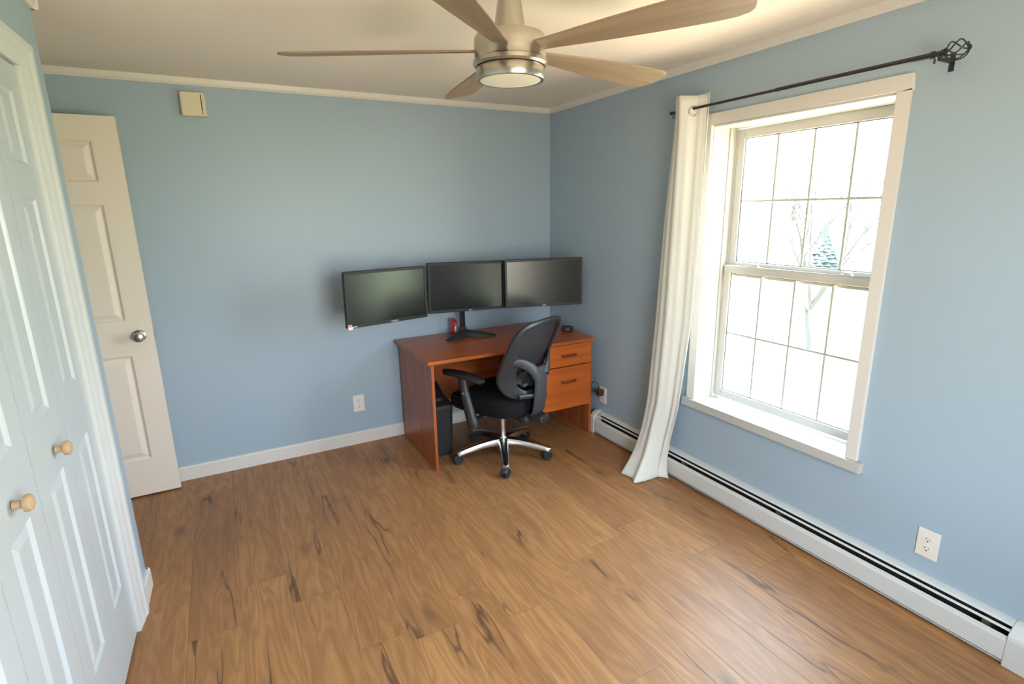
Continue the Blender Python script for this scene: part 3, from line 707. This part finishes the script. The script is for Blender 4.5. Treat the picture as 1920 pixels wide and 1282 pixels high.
sp_ = thing('smart_speaker', 'small round black speaker puck on the right end of the desktop', 'speaker', (-.128, -.435, DKT))
MB().lathe([(0, 0), (.036, 0), (.042, .006), (.044, .016), (.042, .027), (.037, .0325), (.033, .033), (.030, .030), (0, .030)], (-.128, -.435, DKT), 40).build('puck_body', PLAST, sp_, smooth=True)
MB().torus((-.128, -.435, DKT+.0325), .034, .0016).build('light_ring', PLASG, sp_, smooth=True)

# ------------------------------------------------------------------ waste bin under the desk
bn = thing('waste_bin', 'black plastic waste bin under the left side of the desk', 'bin', (-1.14, -.36, 0))
def rring(cx, cy, w_, d_, rad, z, n=6):
    ps = []
    for sx, sy, a0 in ((1, 1, 0), (-1, 1, 90), (-1, -1, 180), (1, -1, 270)):
        for k in range(n):
            a = math.radians(a0+90*k/(n-1)); ps.append(Vector((cx+sx*(w_/2-rad)+rad*math.cos(a), cy+sy*(d_/2-rad)+rad*math.sin(a), z)))
    return ps
bc = (-1.140, -.360)
MB().loft([rring(*bc, .16, .26, .035, 0), rring(*bc, .18, .28, .035, .33)]).build('bin_body', PLAST, bn, bevel=.002)
MB().loft([rring(*bc, .188, .29, .036, .325), rring(*bc, .188, .29, .036, .345), rring(*bc, .16, .26, .03, .350)]).build('bin_rim', PLASG, bn, bevel=.003)
ML = Matrix.Translation((-1.145, -.33, .356)) @ Matrix.Rotation(math.radians(28), 4, 'X')
MB().loft([[ML @ (p-Vector((bc[0], bc[1], 0))+Vector((0, .02, 0))) for p in rring(*bc, .16, .20, .03, z)] for z in (.012, .030)]+[[ML @ (p-Vector((bc[0], bc[1], 0))+Vector((0, .02, 0))) for p in rring(*bc, .13, .16, .03, .045)]]).build('bin_lid', PADM, bn, bevel=.003)

# ------------------------------------------------------------------ office chair
CX, CY_, CH = -.79, -.675, math.radians(115)
chr_ = thing('office_chair', 'black mesh back office chair with armrests and five-star chrome base', 'chair', (CX, CY_, 0), CH-PI/2)
def part(mb, name, m_, parent=chr_, **k): return mb.build(name, m_, parent, world=False, **k)
base_rot = math.radians(30)-(CH-PI/2)
base = part(MB().lathe([(0, .135), (.026, .135), (.032, .125), (.036, .10), (.034, .068), (.022, .064), (0, .064)], n=32), 'hub', CHROME, smooth=True)
for k in range(5):
    a = base_rot+k*2*PI/5; R3 = Matrix.Rotation(a, 4, 'Z'); rings = []
    for i in range(13):
        q = i/12; x = .022+.285*q; zt = .128-.046*q**1.8; hw = .033-.012*q; hh = .042-.016*q
        rings.append([R3 @ Vector((x, y, z)) for y, z in ((-hw, zt-hh), (-hw*1.02, zt-hh*.45), (-hw*.72, zt-.002), (-hw*.4, zt), (hw*.4, zt), (hw*.72, zt-.002), (hw*1.02, zt-hh*.45), (hw, zt-hh))])
    rings.append([R3 @ Vector((.316, y*.55, z)) for y, z in ((-.015, .066), (-.015, .072), (-.01, .078), (-.005, .080), (.005, .080), (.01, .078), (.015, .072), (.015, .066))])
    lg = part(MB().loft(rings), 'base_leg', CHROME, smooth=True)
    # caster at the end
    tip = R3 @ Vector((.300, 0, 0)); sw = Matrix.Rotation(CH*0+math.radians([200, 160, 185, 215, 170][k])-(CH-PI/2), 4, 'Z')
    Mc = Matrix.Translation(tip) @ sw
    g = MB()
    for sx in (-1, 1):
        Mw = Mc @ Matrix.Translation((.012, sx*.0135, .027)) @ Matrix.Rotation(sx*PI/2, 4, 'X')
        g.lathe([(0, -.008), (.0265, -.008), (.027, -.006), (.027, .004), (.024, .0085), (.012, .0095), (0, .0095)], n=24, M=Mw)
    cw = part(g, 'caster', PLAST, lg, smooth=True)
    hood = MB()
    ringsh = []
    for s_ in (-.021, -.008, .008, .021):
        rr_ = .0300 if abs(s_) < .01 else .0285
        ringsh.append([Mc @ Vector((.012+rr_*math.cos(math.radians(d_)), s_, .027+rr_*math.sin(math.radians(d_)))) for d_ in range(20, 201, 15)])
    hood.loft(ringsh, False, False); ho = part(hood, 'caster_hood', PLASG, cw, smooth=True)
    so = ho.modifiers.new('s', 'SOLIDIFY'); so.thickness = .0025; so.offset = 1
    part(MB().tube([tip+Vector((0, 0, .050)), tip+Vector((0, 0, .074))], .0075, 12), 'caster_stem', CHROME, cw, smooth=True)
part(MB().lathe([(0, .13), (.0205, .13), (.0205, .285), (0, .285)], n=24), 'gas_lift', CHROME, smooth=True)
part(MB().lathe([(0, .275), (.0235, .275), (.0235, .30), (0, .30)], n=24), 'lift_collar', PLAST, smooth=True)
mech = part(MB().box(-.075, .075, -.20, .09, .300, .355).box(-.045, .045, -.33, -.18, .305, .350), 'tilt_mechanism', PLAST, bevel=.012, seg=3)
part(MB().lathe([(0, 0), (.024, 0), (.026, .012), (.024, .035), (0, .038)], n=18, M=Matrix.Translation((-.075, -.235, .325)) @ Matrix.Rotation(-PI/2, 4, 'Y')), 'tension_knob', PLAST, mech, smooth=True)
part(MB().tube([(.06, .0, .33), (.16, .0, .335), (.24, .005, .33)], .006, 8), 'height_lever', PLAST, mech)
# seat: waterfall cushion
def sq(u, v, a, b_):        # superellipse disc mapping
    r = max(abs(u), abs(v)); 
    if r < 1e-9: return 0, 0
    th = math.atan2(v, u); e_ = 3.2
    k = (abs(math.cos(th))**e_+abs(math.sin(th))**e_)**(-1/e_)
    return a*r*k*math.cos(th), b_*r*k*math.sin(th)
def seat_ring(r, z, dz=0):
    return [Vector((.252*r*k*math.cos(th), .022+.256*r*k*math.sin(th)*1.0, z-(.022*max(0, math.sin(th))**3 if dz else 0)+(.012*abs(math.cos(th))**2*r if dz else 0)))
            for th, k in [(2*PI*i/40, (abs(math.cos(2*PI*i/40))**4.6+abs(math.sin(2*PI*i/40))**4.6)**(-1/4.6)) for i in range(40)]]
sr_ = [seat_ring(.25, .352), seat_ring(.86, .352), seat_ring(.96, .362), seat_ring(1.0, .385), seat_ring(1.0, .41, 1), seat_ring(.97, .438, 1), seat_ring(.88, .452, 1), seat_ring(.6, .452, 1), seat_ring(.3, .449, 1), seat_ring(.05, .448, 1)]
part(MB().loft(sr_), 'seat', FABR, smooth=True)
# back shape
def bx_(v):      # half width at height v
    return .195+.040*math.sin(PI*min(1, v*.85+.12))**.8+.020*v
def back_pt(u, v, off=0.0):
    z = .452+.495*v
    ym = -.245-.135*max(0, v-.28)**1.15+.012*math.exp(-((v-.25)/.2)**2)
    y = ym+u*u*(.105-.068*v)+off
    # rounded outline
    wv = bx_(v)
    return Vector((wv*u, y, z-.026*u*u*max(0, v-.6)/.4+.010*u*u*(1-v)))
def outline(n=80, scale=1.0):
    pts_ = []
    for i in range(n):
        th = 2*PI*i/n; e_ = 9.0 if math.sin(th) > 0 else 4.0
        k = (abs(math.cos(th))**e_+abs(math.sin(th))**e_)**(-1/e_)
        pts_.append((k*math.cos(th), .5+.5*k*math.sin(th)))
    return pts_
OL = outline()
def band(w_in, w_out, y0, y1):
    """closed frame band between two scaled outlines"""
    rings = []
    for (u, v) in OL:
        sm = min(1, max(0, (v-.40)/.45)); sm = sm*sm*(3-2*sm)
        p_out, p_in = back_pt(u, v), back_pt(u*(.60+.24*sm), .5+(v-.5)*(.80 if v < .5 else .88))
        rings.append([p_out+Vector((0, y0, 0)), p_out+Vector((0, y1, 0)), (p_out+p_in)/2+Vector((0, y1+.006, 0)), p_in+Vector((0, y1, 0)), p_in+Vector((0, y0, 0)), (p_out+p_in)/2+Vector((0, y0-.010, 0))])
    rings.append(rings[0])
    return rings
part(MB().loft(band(.024, 0, -.010, .008), True, False), 'back_frame', PLAST, smooth=True)
# net stretched over the upper part of the frame
rows = []
for j in range(19):
    v = .40+.55*j/18; rows.append([back_pt((-1+2*i/24)*(.80+.10*j/18), v, .002) for i in range(25)])
part(MB().loft(rows, False, False), 'back_mesh', NET, smooth=True)
# yoke: spine panel and two curved arms
sp_r = []
for z, y, hw, th in ((.345, -.262, .055, .020), (.37, -.285, .060, .022), (.45, -.298, .060, .022), (.55, -.304, .058, .022), (.60, -.304, .060, .022), (.635, -.300, .074, .020), (.655, -.296, .090, .014)):
    sp_r.append([Vector((-hw, y+.010, z)), Vector((-hw*.82, y-th*.3, z)), Vector((-hw*.55, y-th*.55, z)), Vector((hw*.55, y-th*.55, z)), Vector((hw*.82, y-th*.3, z)), Vector((hw, y+.010, z)), Vector((hw*.8, y+th, z)), Vector((-hw*.8, y+th, z))])
yk = part(MB().loft(sp_r), 'spine', PLASG, smooth=True, bevel=.003)
for sx in (-1, 1):
    pth = catmull([Vector((sx*.045, -.306, .600)), Vector((sx*.075, -.298, .645)), Vector((sx*.115, -.275, .680)), Vector((sx*.155, -.250, .698)), Vector((sx*.190, -.228, .702))], 5)
    part(MB().tube(pth, [.035-.012*i/len(pth) for i in range(len(pth))], 12, flat=.42, up=(0, 1, .3)), 'yoke_arm', PLASG, smooth=True)
    pth = catmull([Vector((sx*.030, -.285, .475)), Vector((sx*.08, -.262, .478)), Vector((sx*.14, -.235, .482))], 5)
    part(MB().tube(pth, .016, 10, flat=.6, up=(0, 1, .2)), 'lower_strut', PLAST, smooth=True)
# lumbar pad with its side paddle
g = []
for k, (w2, y_) in enumerate(((.10, -.250), (.12, -.240), (.12, -.228), (.10, -.220))):
    g.append([Vector((w2*math.cos(a), y_+.055*math.cos(a)**2, .575+.048*math.sin(a))) for a in [2*PI*i/24 for i in range(24)]])
lb = part(MB().loft(g), 'lumbar_pad', PLAST, smooth=True)
part(MB().box(-.125, -.085, -.262, -.235, .545, .565), 'lumbar_paddle', PLASG, lb, bevel=.005)
# armrests
for sx in (-1, 1):
    arm = part(MB().tube(catmull([Vector((sx*.272, .085, .600)), Vector((sx*.276, .068, .50)), Vector((sx*.280, .035, .40)), Vector((sx*.282, .012, .335)), Vector((sx*.282, .004, .302)), Vector((sx*.282, .002, .292))], 5),
               [.024]*5+[.026]*5+[.029]*5+[.031]*5+[.028]*5+[.015], 14, flat=1.25, up=(0, 1, 0)), 'armrest', PLAST, smooth=True)
    rings = []
    for i in range(15):
        q = i/14; y = -.085+.335*q
        hw = .046*(1-(2*q-1)**6)**.5*(.82+.18*math.sin(PI*q)) if 0 < i < 14 else .008
        zt = .628-.020*(1-q)**2*1.4-.016*q**3; th = .036 if 0 < i < 14 else .016
        xo = sx*.268-sx*.01*(q-.5)
        rings.append([Vector((xo+hw*cx_, y, zt-th/2+th/2*cz_)) for cx_, cz_ in [(math.cos(a)*(1 if abs(math.cos(a)) < .5 else 1), math.sin(a)) for a in [2*PI*k/16 for k in range(16)]]])
    part(MB().loft(rings), 'arm_pad', PADM, arm, smooth=True)
    part(MB().lathe([(0, 0), (.0085, 0), (.0085, .004), (.005, .006), (0, .006)], n=20, M=Matrix.Translation((sx*.298, .058, .497)) @ Matrix.Rotation(sx*PI/2, 4, 'Y')), 'arm_button', CHROME, arm, smooth=True)
    part(MB().tube(catmull([Vector((sx*.279, .012, .325)), Vector((sx*.20, .010, .332)), Vector((sx*.06, .0, .340))], 4), .016, 10, flat=.6), 'arm_bracket', PLAST, arm, smooth=True)

# ------------------------------------------------------------------ outdoors, seen through the window
GZ = -3.0
tag(MB().box(9, 70, -60, 60, GZ-.1, GZ).build('lawn', GRASS), label='pale sunlit grass lawn outside beyond the window', cat='lawn', kind='structure')
cf = thing('conifer_tree', 'blue-green conifer on the lawn seen through the upper panes', 'tree', (30, 16.4, GZ))
random.seed(8)
g = MB()
for k in range(14):
    q = k/14; r0 = 1.5*(1-q)+.15; z0 = GZ+.3+q*2.9
    n = 22; ring = [[], []]
    for i in range(n):
        a = 2*PI*i/n+k*.4; rr_ = r0*(1 if i % 2 else .72)*(.9+.2*random.random())
        ring[0].append(Vector((30+rr_*math.cos(a), 16.4+rr_*math.sin(a), z0-.15*random.random()))); ring[1].append(Vector((30+.12*math.cos(a), 16.4+.12*math.sin(a), z0+.45)))
    g.loft(ring)
g.build('foliage', CONIF, cf)
MB().tube([(30, 16.4, GZ), (30, 16.4, GZ+2.6)], [.18, .06], 10).build('trunk', BARK, cf)
bt = thing('bare_tree', 'leafless forked tree standing on the lawn seen through the lower panes', 'tree', (14.3, 6.85, GZ))
def branch(mb, p, d, r, ln, lev):
    path = [p]; q = Vector(p)
    for i in range(4):
        d = (d+Vector((random.uniform(-.12, .12), random.uniform(-.12, .12), random.uniform(-.02, .10)))).normalized(); q = q+d*ln/4; path.append(q.copy())
    mb.tube(path, [r*(1-.45*i/4) for i in range(5)], 6)
    if lev:
        for k in range(3):
            nd = (d+Vector((random.uniform(-.7, .7), random.uniform(-.7, .7), random.uniform(-.1, .4)))).normalized()
            branch(mb, path[random.choice((2, 3, 4))], nd, r*.5, ln*.75, lev-1)
g = MB(); branch(g, Vector((14.3, 6.85, GZ)), Vector((0, .05, 1)), .16, 1.6, 0); g.build('trunk', BARK, bt)
g = MB()
for d_ in ((.1, .5, 1), (.1, -.45, 1), (-.2, .1, 1)): branch(g, Vector((14.3, 6.9, GZ+1.3)), Vector(d_).normalized(), .10, 2.0, 3)
g.build('branches', BARK, bt)
